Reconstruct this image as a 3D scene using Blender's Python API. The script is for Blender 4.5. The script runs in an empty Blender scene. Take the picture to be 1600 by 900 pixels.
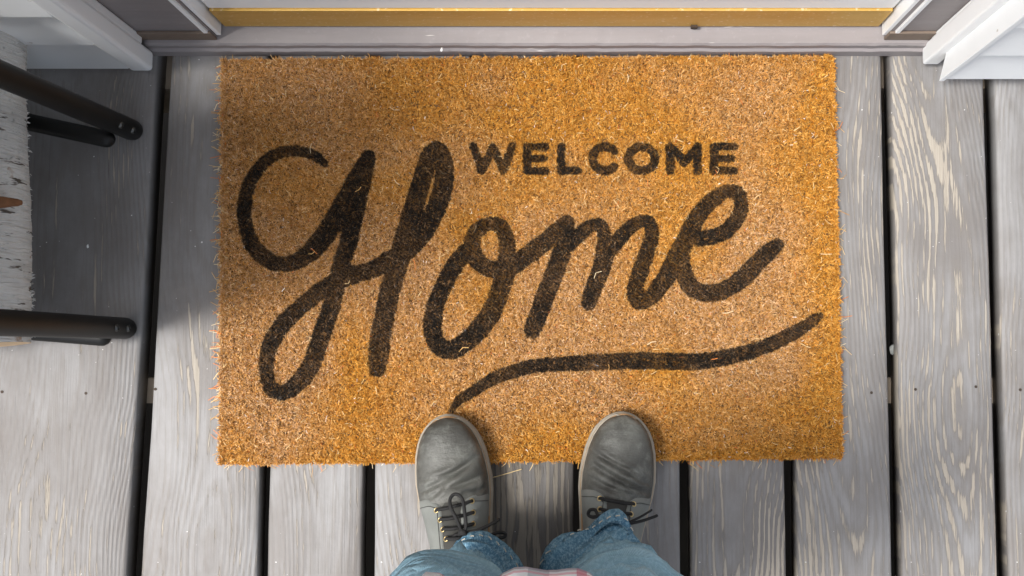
import bpy, math, random
import numpy as np
from mathutils import Vector, Matrix

# ------------------------------------------------------------------ camera / world / sun / exposure
sc = bpy.context.scene
COL = sc.collection
CAM_H, F, CX, CY, TILT = 1.6, 1700.0, 885.0, 450.0, math.radians(4.2)
cam = bpy.data.cameras.new('camera'); cam_o = bpy.data.objects.new('camera', cam); COL.objects.link(cam_o)
cam_o.location = (0, 0, CAM_H); cam_o.rotation_euler = (TILT, 0, 0)
cam.sensor_width = 36; cam.lens = F / 1600 * 36; cam.shift_x = (800 - CX) / 1600
cam.clip_start = 0.02; cam.clip_end = 500
sc.camera = cam_o

SUN_AZ = math.atan2(-0.93, -0.27)          # towards the sun, measured from +Y to +X
SUN_EL = math.radians(64)
world = bpy.data.worlds.new('World'); sc.world = world; world.use_nodes = True
wn = world.node_tree.nodes; wl = world.node_tree.links
sky = wn.new('ShaderNodeTexSky'); sky.sky_type = 'NISHITA'; sky.sun_disc = False
sky.sun_elevation = SUN_EL; sky.sun_rotation = SUN_AZ; sky.dust_density = 4.0; sky.air_density = 0.8
wn['Background'].inputs[1].default_value = 0.15
hs = wn.new('ShaderNodeHueSaturation'); hs.inputs['Saturation'].default_value = .46      # thin high cloud
wl.new(sky.outputs[0], hs.inputs['Color']); wl.new(hs.outputs[0], wn['Background'].inputs[0])
sun = bpy.data.lights.new('sun', 'SUN'); sun.energy = 2.0; sun.angle = math.radians(12); sun.color = (1, 0.965, 0.93)
sun_o = bpy.data.objects.new('sun', sun); COL.objects.link(sun_o)
sd = Vector((math.sin(SUN_AZ) * math.cos(SUN_EL), math.cos(SUN_AZ) * math.cos(SUN_EL), math.sin(SUN_EL)))
sun_o.rotation_euler = sd.to_track_quat('Z', 'Y').to_euler(); sun_o.location = sd * 8
sc.view_settings.view_transform = 'Standard'; sc.view_settings.look = 'None'
sc.view_settings.exposure = 0.82; sc.view_settings.gamma = 1.0

rng = np.random.default_rng(7); random.seed(7)

# ------------------------------------------------------------------ helpers
CT, ST = math.cos(TILT), math.sin(TILT)
def P(u, v, z=0.0):
    """photograph point (1600x900) at height z -> place in the scene"""
    x = (u - CX) / F; y = -(v - CY) / F
    d = np.array([x, y * CT + ST, y * ST - CT]); t = (z - CAM_H) / d[2]
    return np.array([0, 0, CAM_H]) + d * t
def PY(u, v, Y):
    """photograph point on the upright plane y = Y"""
    x = (u - CX) / F; y = -(v - CY) / F
    d = np.array([x, y * CT + ST, y * ST - CT]); t = Y / d[1]
    return np.array([0, 0, CAM_H]) + d * t

def mesh_obj(name, verts, faces, mat, parent=None, smooth=False, col=None):
    me = bpy.data.meshes.new(name)
    me.from_pydata([tuple(map(float, v)) for v in verts], [], [tuple(map(int, f)) for f in faces])
    return link_mesh(name, me, mat, parent, smooth)
def link_mesh(name, me, mat, parent=None, smooth=False):
    if mat is not None: me.materials.append(mat)
    if smooth: me.polygons.foreach_set('use_smooth', np.ones(len(me.polygons), bool))
    me.update()
    o = bpy.data.objects.new(name, me); COL.objects.link(o)
    if parent is not None: adopt(o, parent)
    return o
def adopt(o, parent):
    o.parent = parent
    o.matrix_parent_inverse = Matrix.Translation(parent.location).inverted() if parent.type == 'EMPTY' else Matrix.Identity(4)
def thing(name, label, cat, loc=(0, 0, 0), group=None):
    o = bpy.data.objects.new(name, None); COL.objects.link(o); o.location = loc; o.empty_display_size = .05
    o['label'] = label; o['category'] = cat
    if group: o['group'] = group
    return o
def box(x0, x1, y0, y1, z0, z1):
    v = [(x, y, z) for z in (z0, z1) for y in (y0, y1) for x in (x0, x1)]
    f = [(0, 2, 3, 1), (4, 5, 7, 6), (0, 1, 5, 4), (2, 6, 7, 3), (0, 4, 6, 2), (1, 3, 7, 5)]
    return v, f
def bevel(o, w=0.002, seg=2):
    m = o.modifiers.new('bevel', 'BEVEL'); m.width = w; m.segments = seg; m.limit_method = 'ANGLE'
    return o
def grid_faces(nu, nv, close_u=False, close_v=False, off=0):
    f = []
    for i in range(nu if close_u else nu - 1):
        for j in range(nv if close_v else nv - 1):
            a, b = i, (i + 1) % nu; c, d = j, (j + 1) % nv
            f.append((off + a * nv + c, off + b * nv + c, off + b * nv + d, off + a * nv + d))
    return f
def smooth_path(pts, n=6, closed=False):
    p = np.array(pts, float); out = []; m = len(p)
    for i in range(m if closed else m - 1):
        if closed: a, b, c, d = p[(i - 1) % m], p[i], p[(i + 1) % m], p[(i + 2) % m]
        else: a, b, c, d = p[max(i - 1, 0)], p[i], p[i + 1], p[min(i + 2, m - 1)]
        for k in range(n):
            t = k / n
            out.append(.5 * ((2 * b) + (c - a) * t + (2 * a - 5 * b + 4 * c - d) * t * t + (3 * b - a - 3 * c + d) * t ** 3))
    if not closed: out.append(p[-1])
    return np.array(out)
def tube(path, rad, n=8, closed=False, caps='flat'):
    p = np.array(path, float); m = len(p); r = np.ones(m) * rad if np.isscalar(rad) else np.array(rad, float)
    if caps == 'round' and not closed:
        d0 = p[0] - p[1]; d0 /= np.linalg.norm(d0); d1 = p[-1] - p[-2]; d1 /= np.linalg.norm(d1)
        A = [(p[0] + d0 * r[0] * math.sin(t), r[0] * max(math.cos(t), .05)) for t in (1.5, 1.1, .7, .35)]
        B = [(p[-1] + d1 * r[-1] * math.sin(t), r[-1] * max(math.cos(t), .05)) for t in (.35, .7, 1.1, 1.5)]
        p = np.array([a[0] for a in A] + list(p) + [b[0] for b in B]); r = np.array([a[1] for a in A] + list(r) + [b[1] for b in B]); m = len(p)
    V = []; nrm = None
    for i in range(m):
        if closed: t = p[(i + 1) % m] - p[i - 1]
        else: t = p[min(i + 1, m - 1)] - p[max(i - 1, 0)]
        t = t / (np.linalg.norm(t) + 1e-12)
        if nrm is None:
            h = np.array([0, 0, 1.]) if abs(t[2]) < .9 else np.array([1., 0, 0]); nrm = np.cross(t, h)
        nrm = nrm - t * np.dot(nrm, t); nrm /= np.linalg.norm(nrm) + 1e-12
        b = np.cross(t, nrm)
        for k in range(n):
            a = 2 * math.pi * k / n; V.append(p[i] + r[i] * (math.cos(a) * nrm + math.sin(a) * b))
    Fc = grid_faces(m, n, closed, True)
    if not closed: Fc += [tuple(range(n))[::-1], tuple(range((m - 1) * n, m * n))]
    return V, Fc
def join(parts):
    V, Fc = [], []
    for v, f in parts:
        o = len(V); V += list(v); Fc += [tuple(i + o for i in q) for q in f]
    return V, Fc
_perm = rng.integers(0, 2 ** 30, 4096)
def vnoise(x, y, s):
    """smooth value noise 0..1"""
    x = np.asarray(x) * s; y = np.asarray(y) * s; xi = np.floor(x).astype(np.int64); yi = np.floor(y).astype(np.int64)
    fx = x - xi; fy = y - yi; fx = fx * fx * (3 - 2 * fx); fy = fy * fy * (3 - 2 * fy)
    h = lambda a, b: (_perm[(a * 73 + b * 1619 + 911) & 4095] & 0xffff) / 65535.0
    return (h(xi, yi) * (1 - fx) + h(xi + 1, yi) * fx) * (1 - fy) + (h(xi, yi + 1) * (1 - fx) + h(xi + 1, yi + 1) * fx) * fy

# ------------------------------------------------------------------ materials
class NT:
    def __init__(s, name):
        s.m = bpy.data.materials.new(name); s.m.use_nodes = True; s.t = s.m.node_tree; s.b = s.t.nodes['Principled BSDF']
    def n(s, kind, **kw):
        d = s.t.nodes.new('ShaderNode' + kind)
        for k, v in kw.items(): setattr(d, k, v)
        return d
    def l(s, a, b): s.t.links.new(a, b)
    def val(s, sock, v):
        if hasattr(v, 'is_output') or isinstance(v, bpy.types.NodeSocket): s.l(v, sock)
        else: sock.default_value = v
    def math(s, op, a, b=0.0, c=0.0, clamp=False):
        d = s.n('Math', operation=op, use_clamp=clamp)
        s.val(d.inputs[0], a); s.val(d.inputs[1], b); s.val(d.inputs[2], c); return d.outputs[0]
    def noise(s, vec, scale, detail=3, rough=.5, dist=0.0):
        d = s.n('TexNoise'); s.l(vec, d.inputs['Vector']); d.inputs['Scale'].default_value = scale
        d.inputs['Detail'].default_value = detail; d.inputs['Roughness'].default_value = rough; d.inputs['Distortion'].default_value = dist
        return d.outputs['Fac']
    def scale(s, vec, sc_, loc=(0, 0, 0)):
        d = s.n('Mapping'); s.l(vec, d.inputs[0]); d.inputs['Scale'].default_value = sc_; d.inputs['Location'].default_value = loc; return d.outputs[0]
    def ramp(s, fac, stops):
        d = s.n('ValToRGB'); s.l(fac, d.inputs[0]); e = d.color_ramp.elements
        while len(e) < len(stops): e.new(.5)
        for q, (p, c) in zip(e, stops): q.position = p; q.color = (*c, 1) if len(c) == 3 else c
        return d.outputs[0]
    def step(s, fac, a, b):
        d = s.n('MapRange', interpolation_type='SMOOTHSTEP'); s.val(d.inputs[0], fac); s.val(d.inputs[1], a); s.val(d.inputs[2], b); return d.outputs[0]
    def mix(s, fac, a, b, mode='MIX'):
        d = s.n('Mix', data_type='RGBA', blend_type=mode); s.val(d.inputs[0], fac)
        for k, v in ((6, a), (7, b)):
            if isinstance(v, tuple): d.inputs[k].default_value = (*v, 1) if len(v) == 3 else v
            else: s.l(v, d.inputs[k])
        return d.outputs[2]
    def bump(s, h, strength=.3, dist=.002):
        d = s.n('Bump'); s.l(h, d.inputs['Height']); d.inputs['Strength'].default_value = strength; d.inputs['Distance'].default_value = dist
        s.l(d.outputs[0], s.b.inputs['Normal']); return d
    def obj(s): return s.n('TexCoord').outputs['Object']
    def oattr(s, name):
        d = s.n('Attribute', attribute_type='OBJECT', attribute_name=name); return d.outputs['Fac']
    def set(s, col=None, rough=None, metal=None, spec=None):
        if col is not None: s.val(s.b.inputs['Base Color'], (*col, 1) if isinstance(col, tuple) and len(col) == 3 else col)
        if rough is not None: s.val(s.b.inputs['Roughness'], rough)
        if metal is not None: s.b.inputs['Metallic'].default_value = metal
        if spec is not None: s.b.inputs['Specular IOR Level'].default_value = spec
        return s

def mat_deck():
    k = NT('weathered_deck_paint'); co = k.obj()
    sep = k.n('SeparateXYZ'); k.l(co, sep.inputs[0]); x, y, z = sep.outputs
    seed = k.oattr('seed'); wear = k.oattr('wear')
    yy = k.math('ADD', y, k.math('MULTIPLY', seed, 3.7))
    cmb = k.n('CombineXYZ'); k.l(x, cmb.inputs[0]); k.l(yy, cmb.inputs[1]); k.l(seed, cmb.inputs[2]); v = cmb.outputs[0]
    warp = k.noise(k.scale(v, (5, 1.6, 1)), 1.6, 2)
    warp2 = k.noise(k.scale(v, (30, 5, 1)), 1.0, 2)
    # knots pull the rings aside
    x0 = k.math('MULTIPLY', k.math('SUBTRACT', k.noise(k.scale(v, (0.01, 1.3, 3)), 1.0, 1), .5), .16)
    xr = k.math('ADD', k.math('SUBTRACT', x, x0), k.math('MULTIPLY', k.math('SUBTRACT', warp, .5), .05))
    d = k.math('ADD', .004, k.math('MULTIPLY', k.noise(k.scale(v, (.5, 1.7, 5)), 1.0, 2), .085))
    r = k.math('SQRT', k.math('ADD', k.math('MULTIPLY', xr, xr), k.math('MULTIPLY', d, d)))
    r = k.math('ADD', r, k.math('MULTIPLY', warp2, .0022))
    ring = k.math('SINE', k.math('MULTIPLY', r, 2 * math.pi / .0060))
    ring01 = k.math('MULTIPLY_ADD', ring, .5, .5)
    grain = k.noise(k.scale(v, (420, 9, 1)), 1.0, 3, .6)
    streak = k.noise(k.scale(v, (170, 5.0, 1)), 1.0, 5, .72)
    patch = k.noise(k.scale(v, (15, 3.6, 1)), 1.0, 4, .6)
    broken = k.noise(k.scale(v, (300, 18, 1)), 1.0, 3, .65)
    s = k.math('MULTIPLY', ring01, .30)
    s = k.math('ADD', s, k.math('MULTIPLY', streak, .80))
    s = k.math('ADD', s, k.math('MULTIPLY', patch, 1.05))
    s = k.math('ADD', s, k.math('MULTIPLY', broken, .60))
    s = k.math('ADD', s, wear)
    s = k.math('SUBTRACT', s, k.math('MULTIPLY', y, .22))
    mask = k.step(s, 1.69, 1.77)
    dirt = k.noise(k.scale(v, (9, 5, 1)), 1.0, 6, .65)
    fine = k.noise(co, 260, 2, .6)
    paint = k.mix(k.step(dirt, .3, .75), (.168, .157, .148), (.258, .257, .255))
    paint = k.mix(k.math('MULTIPLY', k.step(grain, .5, .85), .38), paint, (.15, .138, .127))
    paint = k.mix(k.step(s, 1.46, 1.60), paint, k.mix(.45, paint, (.17, .155, .14)))
    wood = k.mix(grain, (.25, .215, .172), (.43, .395, .335))
    col = k.mix(mask, paint, wood)
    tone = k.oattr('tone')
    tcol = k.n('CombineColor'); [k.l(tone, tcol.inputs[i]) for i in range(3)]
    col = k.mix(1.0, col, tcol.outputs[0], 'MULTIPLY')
    speck = k.step(k.noise(co, 170, 1, .5), .78, .81)
    col = k.mix(speck, col, (.66, .66, .64))
    stain = k.step(k.noise(k.scale(v, (14, 6, 3)), 1.0, 5, .62), .60, .78)
    col = k.mix(k.math('MULTIPLY', stain, .45), col, (.115, .098, .085))
    crack = k.step(k.noise(k.scale(v, (260, 3.2, 4)), 1.0, 3, .6), .735, .76)
    col = k.mix(k.math('MULTIPLY', crack, .8), col, (.06, .05, .043))
    k.set(col, k.math('MULTIPLY_ADD', mask, .18, .52), spec=.35)
    hgt = k.math('ADD', k.math('MULTIPLY', ring01, .25), k.math('MULTIPLY', grain, .5))
    hgt = k.math('SUBTRACT', hgt, k.math('MULTIPLY', mask, .55))
    hgt = k.math('ADD', hgt, k.math('MULTIPLY', fine, .12))
    k.bump(hgt, .8, .0014)
    return k.m
def mat_simple(name, col, rough=.5, metal=0, spec=.4, var=.12, sc_=14, bump=0.0, bsc=200):
    k = NT(name); co = k.obj()
    n1 = k.noise(co, sc_, 4, .6)
    dk = tuple(c * (1 - var) for c in col); lt = tuple(min(1, c * (1 + var)) for c in col)
    k.set(k.mix(n1, dk, lt), rough, metal, spec)
    if bump: k.bump(k.noise(co, bsc, 3, .6), bump, .001)
    return k.m
def mat_taupe(chips=True):
    k = NT('taupe_door_paint'); co = k.obj()
    n1 = k.noise(k.scale(co, (3, 30, 30)), 1.5, 4, .6); n2 = k.noise(co, 120, 3, .6)
    col = k.mix(n1, (.20, .180, .178), (.29, .268, .268))
    col = k.mix(k.math('MULTIPLY', k.step(n2, .55, .8), .3), col, (.36, .335, .33))
    chip = k.step(k.noise(k.scale(co, (9, 90, 140)), 1.0, 3, .6), .70, .74)
    if chips: col = k.mix(chip, col, (.60, .57, .53))
    k.set(col, .5, spec=.4); k.bump(n2, .2, .001); return k.m
def mat_white(name, col=(.86, .88, .88)):
    k = NT(name); co = k.obj()
    n1 = k.noise(k.scale(co, (2, 2, 9)), 3, 4, .6); n2 = k.noise(co, 60, 4, .6)
    c = k.mix(n1, tuple(x * .93 for x in col), col)
    c = k.mix(k.step(n2, .72, .80), c, (.5, .47, .43))
    k.set(c, .42, spec=.4); k.bump(k.noise(k.scale(co, (4, 90, 90)), 1, 3), .06, .001); return k.m
def mat_brass():
    k = NT('tarnished_brass'); co = k.obj()
    n1 = k.noise(k.scale(co, (3, 20, 30)), 2, 5, .65); n2 = k.noise(k.scale(co, (60, 60, 200)), 2, 3, .6)
    c = k.mix(n1, (.52, .30, .045), (.74, .50, .16))
    c = k.mix(k.step(n2, .58, .72), c, (.80, .66, .42))
    k.set(c, k.math('MULTIPLY_ADD', n2, .25, .38), .55); k.bump(n2, .12, .001); return k.m
def mat_fibre():
    k = NT('coir_fibre'); a = k.n('Attribute', attribute_name='col')
    k.set(a.outputs['Color'], .7, spec=.18); return k.m
def mat_birch():
    k = NT('birch_bark'); co = k.obj()
    ax = k.scale(co, (22, 130, 22)); n1 = k.noise(ax, 1.0, 3, .65); n2 = k.noise(co, 26, 4, .6); n3 = k.noise(k.scale(co, (20, 220, 20)), 1, 3)
    c = k.mix(n2, (.52, .51, .48), (.80, .80, .77))
    c = k.mix(k.step(n1, .60, .66), c, (.13, .11, .09))
    c = k.mix(k.math('MULTIPLY', k.step(n2, .66, .74), .8), c, (.33, .19, .10))
    k.set(c, .75, spec=.2); k.bump(k.math('ADD', n1, k.math('MULTIPLY', n3, 2.0)), .9, .004); return k.m
def mat_leather():
    k = NT('grey_waxed_leather'); co = k.obj()
    n1 = k.noise(co, 18, 5, .6); n2 = k.noise(co, 420, 3, .6); n3 = k.noise(co, 70, 4, .6)
    n4 = k.noise(co, 38, 6, .7, .4)
    c = k.mix(k.step(n1, .3, .7), (.046, .045, .039), (.098, .099, .088))
    c = k.mix(k.math('MULTIPLY', k.step(n4, .48, .70), .75), c, (.155, .160, .143))
    c = k.mix(k.math('MULTIPLY', k.step(n3, .60, .72), .45), c, (.038, .035, .030))
    k.set(c, k.math('MULTIPLY_ADD', n3, .25, .40), spec=.45); ws = k.noise(k.scale(co, (45, 190, 90)), 1.0, 4, .6, .5); k.bump(k.math('ADD', k.math('MULTIPLY', ws, 1.6), k.math('ADD', n2, n3)), .55, .0011); return k.m
def mat_suede():
    k = NT('grey_nubuck'); co = k.obj()
    n1 = k.noise(co, 30, 4, .6); n2 = k.noise(co, 700, 2, .6)
    k.set(k.mix(n1, (.125, .132, .122), (.25, .262, .243)), .8, spec=.2); k.bump(n2, .3, .0006); return k.m
def mat_denim():
    k = NT('washed_denim'); co = k.obj()
    n1 = k.noise(co, 9, 4, .55); n2 = k.noise(k.scale(co, (330, 330, 90)), 1.0, 3, .75)
    sep = k.n('SeparateXYZ'); k.l(co, sep.inputs[0])
    tw = k.math('SINE', k.math('MULTIPLY', k.math('ADD', k.math('ADD', sep.outputs[0], sep.outputs[1]), sep.outputs[2]), 2600))
    fade = k.n('Attribute', attribute_name='fade').outputs['Fac']
    f = k.math('ADD', k.math('MULTIPLY', n1, .55), fade)
    c = k.ramp(f, [(.12, (.028, .085, .150)), (.42, (.080, .190, .285)), (.78, (.24, .40, .48)), (1, (.43, .57, .62))])
    c = k.mix(k.math('MULTIPLY', k.step(n2, .42, .66), .5), c, (.38, .57, .68))
    c = k.mix(k.math('MULTIPLY', k.math('MULTIPLY_ADD', tw, .5, .5), .18), c, (.05, .12, .19))
    k.set(c, .85, spec=.15); wr = k.math('ABSOLUTE', k.math('SUBTRACT', k.noise(k.scale(co, (1, 1, 1.8)), 17, 2, .5, .8), .5)); wr = k.math('MULTIPLY', k.math('MINIMUM', wr, .16), 26.0); k.bump(k.math('ADD', wr, k.math('ADD', n2, k.math('MULTIPLY', tw, .3))), .6, .0011); return k.m
def mat_plaid():
    k = NT('plaid_flannel'); co = k.obj(); sep = k.n('SeparateXYZ'); k.l(co, sep.inputs[0])
    def band(s, per, a, b, off=0.0):
        m = k.math('FRACT', k.math('DIVIDE', k.math('ADD', s, off), per)); return k.math('MULTIPLY', k.math('GREATER_THAN', m, a), k.math('LESS_THAN', m, b))
    x, y, z = sep.outputs
    c = k.mix(.0, (.72, .72, .73), (.72, .72, .73))
    c = k.mix(k.math('MULTIPLY', band(x, .062, .55, .80), .55), c, (.19, .25, .29))
    c = k.mix(k.math('MULTIPLY', band(z, .062, .1, .17, .0152), .6), c, (.62, .15, .20))
    c = k.mix(k.math('MULTIPLY', band(x, .062, .12, .24), .75), c, (.55, .10, .16))
    c = k.mix(k.math('MULTIPLY', band(z, .062, .62, .8), .6), c, (.22, .16, .25))
    n2 = k.noise(co, 600, 2, .6); c = k.mix(k.math('MULTIPLY', n2, .25), c, (.85, .83, .82))
    k.set(c, .9, spec=.1); k.bump(n2, .3, .0006); return k.m

M = dict(deck=mat_deck(), taupe=mat_taupe(), casing=mat_taupe(False), white=mat_white('white_trim_paint'), siding=mat_white('white_siding_paint', (.82, .85, .86)),
         doorw=mat_white('white_door_enamel', (.87, .88, .87)), brass=mat_brass(), fibre=mat_fibre(), birch=mat_birch(), leather=mat_leather(),
         suede=mat_suede(), denim=mat_denim(), plaid=mat_plaid(),
         joist=mat_simple('raw_joist_timber', (.30, .25, .19), .8, var=.3, sc_=30, bump=.3),
         soil=mat_simple('dark_soil', (.045, .038, .03), .95, var=.4, sc_=5, bump=.5, bsc=30),
         backing=mat_simple('coir_backing', (.13, .065, .022), .9, var=.4, sc_=120, bump=.6),
         black=mat_simple('black_powder_coat', (.007, .007, .0065), .5, spec=.35, var=.25, sc_=60, bump=.08, bsc=500),
         screw=mat_simple('dull_steel', (.10, .10, .095), .38, .8, var=.3, sc_=200),
         nail=mat_simple('rusty_nail', (.05, .035, .025), .7, .3, var=.4, sc_=400),
         cutwood=mat_simple('cut_birch_wood', (.52, .37, .22), .8, var=.25, sc_=50, bump=.3),
         sole=mat_simple('cream_rubber', (.31, .28, .225), .7, var=.35, sc_=45, bump=.15),
         welt=mat_simple('tan_welt', (.36, .21, .10), .6, var=.2, sc_=90, bump=.2),
         lace=mat_simple('black_lace', (.018, .018, .018), .75, spec=.3, var=.3, sc_=700, bump=.5, bsc=1500),
         eyelet=mat_simple('brass_eyelet', (.62, .48, .24), .35, .9, var=.15),
         hole=mat_simple('dark_eyelet_hole', (.01, .01, .01), .8),
         tongue=mat_simple('dark_tongue', (.05, .05, .045), .85, var=.2, sc_=60, bump=.2),
         thread=mat_simple('pale_thread', (.55, .52, .44), .8, var=.2, sc_=300),
         straw=mat_simple('dry_straw', (.62, .47, .25), .75, var=.25, sc_=40),
         knot=mat_simple('birch_knot', (.20, .09, .04), .8, var=.4, sc_=80, bump=.4))

# ------------------------------------------------------------------ ground and deck
ground = mesh_obj('ground', *box(-60, 60, -60, 60, -.72, -.62), M['soil']); ground['kind'] = 'structure'
YS = P(800, 88, 0)[1]                       # front foot of the door sill
Y_FAR, Y_NEAR = YS + .05, -1.6
deck = mesh_obj('deck', *join([box(-2.1, 2.1, 0.0 + a, .038 + a, -.18, -.0392) for a in (P(800, 630, -.039)[1], P(800, 630, -.039)[1] - .47, P(800, 630, -.039)[1] - .94, P(800, 630, -.039)[1] - 1.41)]
                       + [box(-2.1, 2.1, P(800, 138, -.039)[1], YS + .3, -.2, -.0392)]), M['joist'])
deck['kind'] = 'structure'
JY = P(800, 610, 0)[1]

def plank(xl_n, xr_n, xl_f, xr_f, seed, wear, tone):
    """plank given its edges at the near and the far end"""
    cx = (xl_n + xr_n + xl_f + xr_f) / 4; ny = 15; V = []
    prof = [(0, -.038), (0, -.005), (.0012, -.0018), (.0045, -.0002)] 
    rr = np.random.default_rng(int(seed * 1000)); sag = rr.normal(0, .0006, 4)
    for i in range(ny):
        t = i / (ny - 1); y = Y_NEAR + (Y_FAR - Y_NEAR) * t
        a = xl_n + (xl_f - xl_n) * t; b = xr_n + (xr_f - xr_n) * t
        wob = .0009 * math.sin(9 * y + seed * 5) + .0005 * math.sin(23 * y + seed * 11); a += wob; b += wob * .7
        row = [(a + p[0], p[1]) for p in prof] + [(a + (b - a) * q, sag[k]) for k, q in enumerate((.25, .5, .75))] + [(b - p[0], p[1]) for p in prof[::-1]]
        V += [(x - cx, y, z) for x, z in row]
    n = 11; Fc = grid_faces(ny, n, False, True)
    Fc += [tuple(range(n))[::-1], tuple(range((ny - 1) * n, ny * n))]
    Fc = [f[::-1] for f in Fc]
    o = mesh_obj('plank', V, Fc, M['deck'], deck)
    o.location.x = cx; o['seed'] = seed; o['wear'] = wear; o['tone'] = tone
    me = o.data
    for q in me.polygons: q.use_smooth = len(q.vertices) == 4
    for s in (-.32, .32):
        if abs(seed - .15) < .01: s *= .8
        w = (xr_n - xl_n); nv = []; c = (cx + s * w, JY + random.uniform(-.006, .006))
        nv, nf = tube([(c[0] - cx, c[1], -.002), (c[0] - cx, c[1], .0007)], .0022, 8)
        q = mesh_obj('nail', nv, nf, M['nail'], o)
    return o
def X(u, v=800): return P(u, v, 0)[0]
edges = [(226, 404), (420, 566), (585, 730), (746, 896), (914, 1063), (1079, 1227), (1244, 1392), (1408, 1557), (1573, 1722)]
wears = [.10, .10, .05, .27, .10, .27, .20, .24, .14]
tones = [1.0, 1.0, .97, .52, .96, 1.0, 1.02, 1.02, 1.0]  # fourth board's low tone paints in the body's shade between the boots
# the widest board at the left and its skewed neighbour
yA, yB = P(0, 225, 0)[1], P(0, 800, 0)[1]
def ext(u_top, u_bot):
    xa, xb = P(u_top, 225, 0)[0], P(u_bot, 800, 0)[0]; s = (xa - xb) / (yA - yB)
    return xb + s * (Y_NEAR - yB), xb + s * (Y_FAR - yB)
bn, bf = ext(238, 203)
plank(bn - .24, bn, bf - .24, bf, .15, .10, .88)
ln, lf = ext(260, 226); plank(ln, X(404), lf, X(404), .37, wears[0], tones[0])
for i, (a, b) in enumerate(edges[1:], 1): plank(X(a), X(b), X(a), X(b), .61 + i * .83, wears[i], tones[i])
x = X(1722) + .0155
for i in range(6): plank(x, x + .14, x, x + .14, 9.3 + i * .71, .12 + .02 * (i % 3), 1.0); x += .1555
x = bn - .24 - .016
for i in range(5): plank(x - .14, x, x - .14 + bf - bn, x + bf - bn, 15.1 + i * .77, .06 + .02 * (i % 3), .97); x -= .1565

# ------------------------------------------------------------------ doorway: sill, casing, storm door
ZS = .044
YD = P(800, 43, ZS + .010)[1]               # plane of the storm door
frame = thing('door_frame', 'taupe painted wooden door frame with worn sill above the doormat', 'door frame', (0, YS, 0))
xl, xr = P(243, 92, 0)[0], P(1446, 90, 0)[0]
ys2 = P(800, 71, ZS)[1]
prof = [(YS, .0015), (YS, ZS * .55), (YS + .004, ZS * .62), (YS + .004, ZS * .92), (YS + .007, ZS), (YD + .02, ZS + .010), (YD + .10, ZS + .010), (YD + .10, .0015)]
V = []; nn = 80
for i in range(nn):
    t = i / (nn - 1); x = xl + (xr - xl) * t; wob = random.uniform(-.0005, .0005)
    V += [(x, p[0] + (wob if k in (1, 2, 3) else 0), p[1] + (wob * .5 if k in (3, 4) else 0)) for k, p in enumerate(prof)]
n = len(prof); Fc = grid_faces(nn, n, False, True) + [tuple(range(n))[::-1], tuple(range((nn - 1) * n, nn * n))]
sill = mesh_obj('sill', V, Fc, M['taupe'], frame)
WALL_TOP = 2.55
# flat casings either side of the door
c_l0, c_l1 = PY(225, 62, YD - .004)[0], PY(340, 50, YD - .004)[0]
c_r0, c_r1 = PY(1384, 46, YD - .004)[0], PY(1470, 60, YD - .004)[0]
for a, b in ((c_l0 - .03, c_l1), (c_r0, c_r1 + .03)):
    bevel(mesh_obj('casing', *box(a, b, YD - .012, YD + .12, ZS + .004, 2.16), M['casing'], frame), .002)
    bevel(mesh_obj('plinth_strip', *box(a, b, YD - .0165, YD - .0122, ZS + .003, ZS + .034), mat_simple('worn_brown_paint', (.17, .13, .10), .6, var=.3, sc_=60), frame), .001)
bevel(mesh_obj('head_casing', *box(c_l0 - .03, c_r1 + .03, YD - .012, YD + .12, 2.161, 2.28), M['taupe'], frame), .002)

d0, d1 = P(347, 47, ZS + .01)[0], P(1377, 41, ZS + .01)[0]
door = thing('storm_door', 'white storm door with a brass strip along its foot', 'door', ((d0 + d1) / 2, YD, ZS + .01))
ZB = ZS + .0115; ZT = PY(800, 18, YD)[2]
bevel(mesh_obj('kick_strip', *box(d0 + .004, d1 - .004, YD + .001, YD + .03, ZB, ZT), M['brass'], door), .001)
panel = bevel(mesh_obj('door_panel', *box(d0 + .003, d1 - .003, YD + .004, YD + .04, ZT + .0005, 2.12), M['doorw'], door), .003)
# raised moulding of the lower panel, with rounded corners
def rrect(x0, x1, z0, z1, r, y, n=6):
    pts = []
    for cx_, cz_, a0 in ((x1 - r, z1 - r, 0), (x0 + r, z1 - r, 90), (x0 + r, z0 + r, 180), (x1 - r, z0 + r, 270)):
        for k in range(n + 1):
            a = math.radians(a0 + 90 * k / n); pts.append((cx_ + r * math.cos(a), y, cz_ + r * math.sin(a)))
    return pts
zl = PY(400, 10, YD)[2] + .02
mesh_obj('panel_moulding', *tube(rrect(d0 + .05, d1 - .05, zl, .85, .05, YD + .004), .0014, 8, True), M['doorw'], panel, True)
mesh_obj('window_moulding', *tube(rrect(d0 + .09, d1 - .09, .95, 2.0, .03, YD + .004), .008, 8, True), M['doorw'], panel, True)
gl = NT('door_glass'); gl.set((.05, .06, .06), .05, spec=.6)
mesh_obj('window_pane', *box(d0 + .09, d1 - .09, YD + .0025, YD + .0038, .95, 2.0), gl.m, panel)
mesh_obj('handle', *tube(smooth_path([(d1 - .06, YD, 1.02), (d1 - .06, YD - .045, 1.03), (d1 - .06, YD - .045, 1.14), (d1 - .06, YD, 1.15)], 5), .008, 10), M['screw'], door, True)
mesh_obj('dark_notch', *box(PY(1080, 40, YD)[0], PY(1090, 40, YD)[0], YD - .003, YD + .001, ZB + .0005, ZB + .008), M['nail'], door)  # small dark block standing for the notch at the strip's foot
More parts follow.
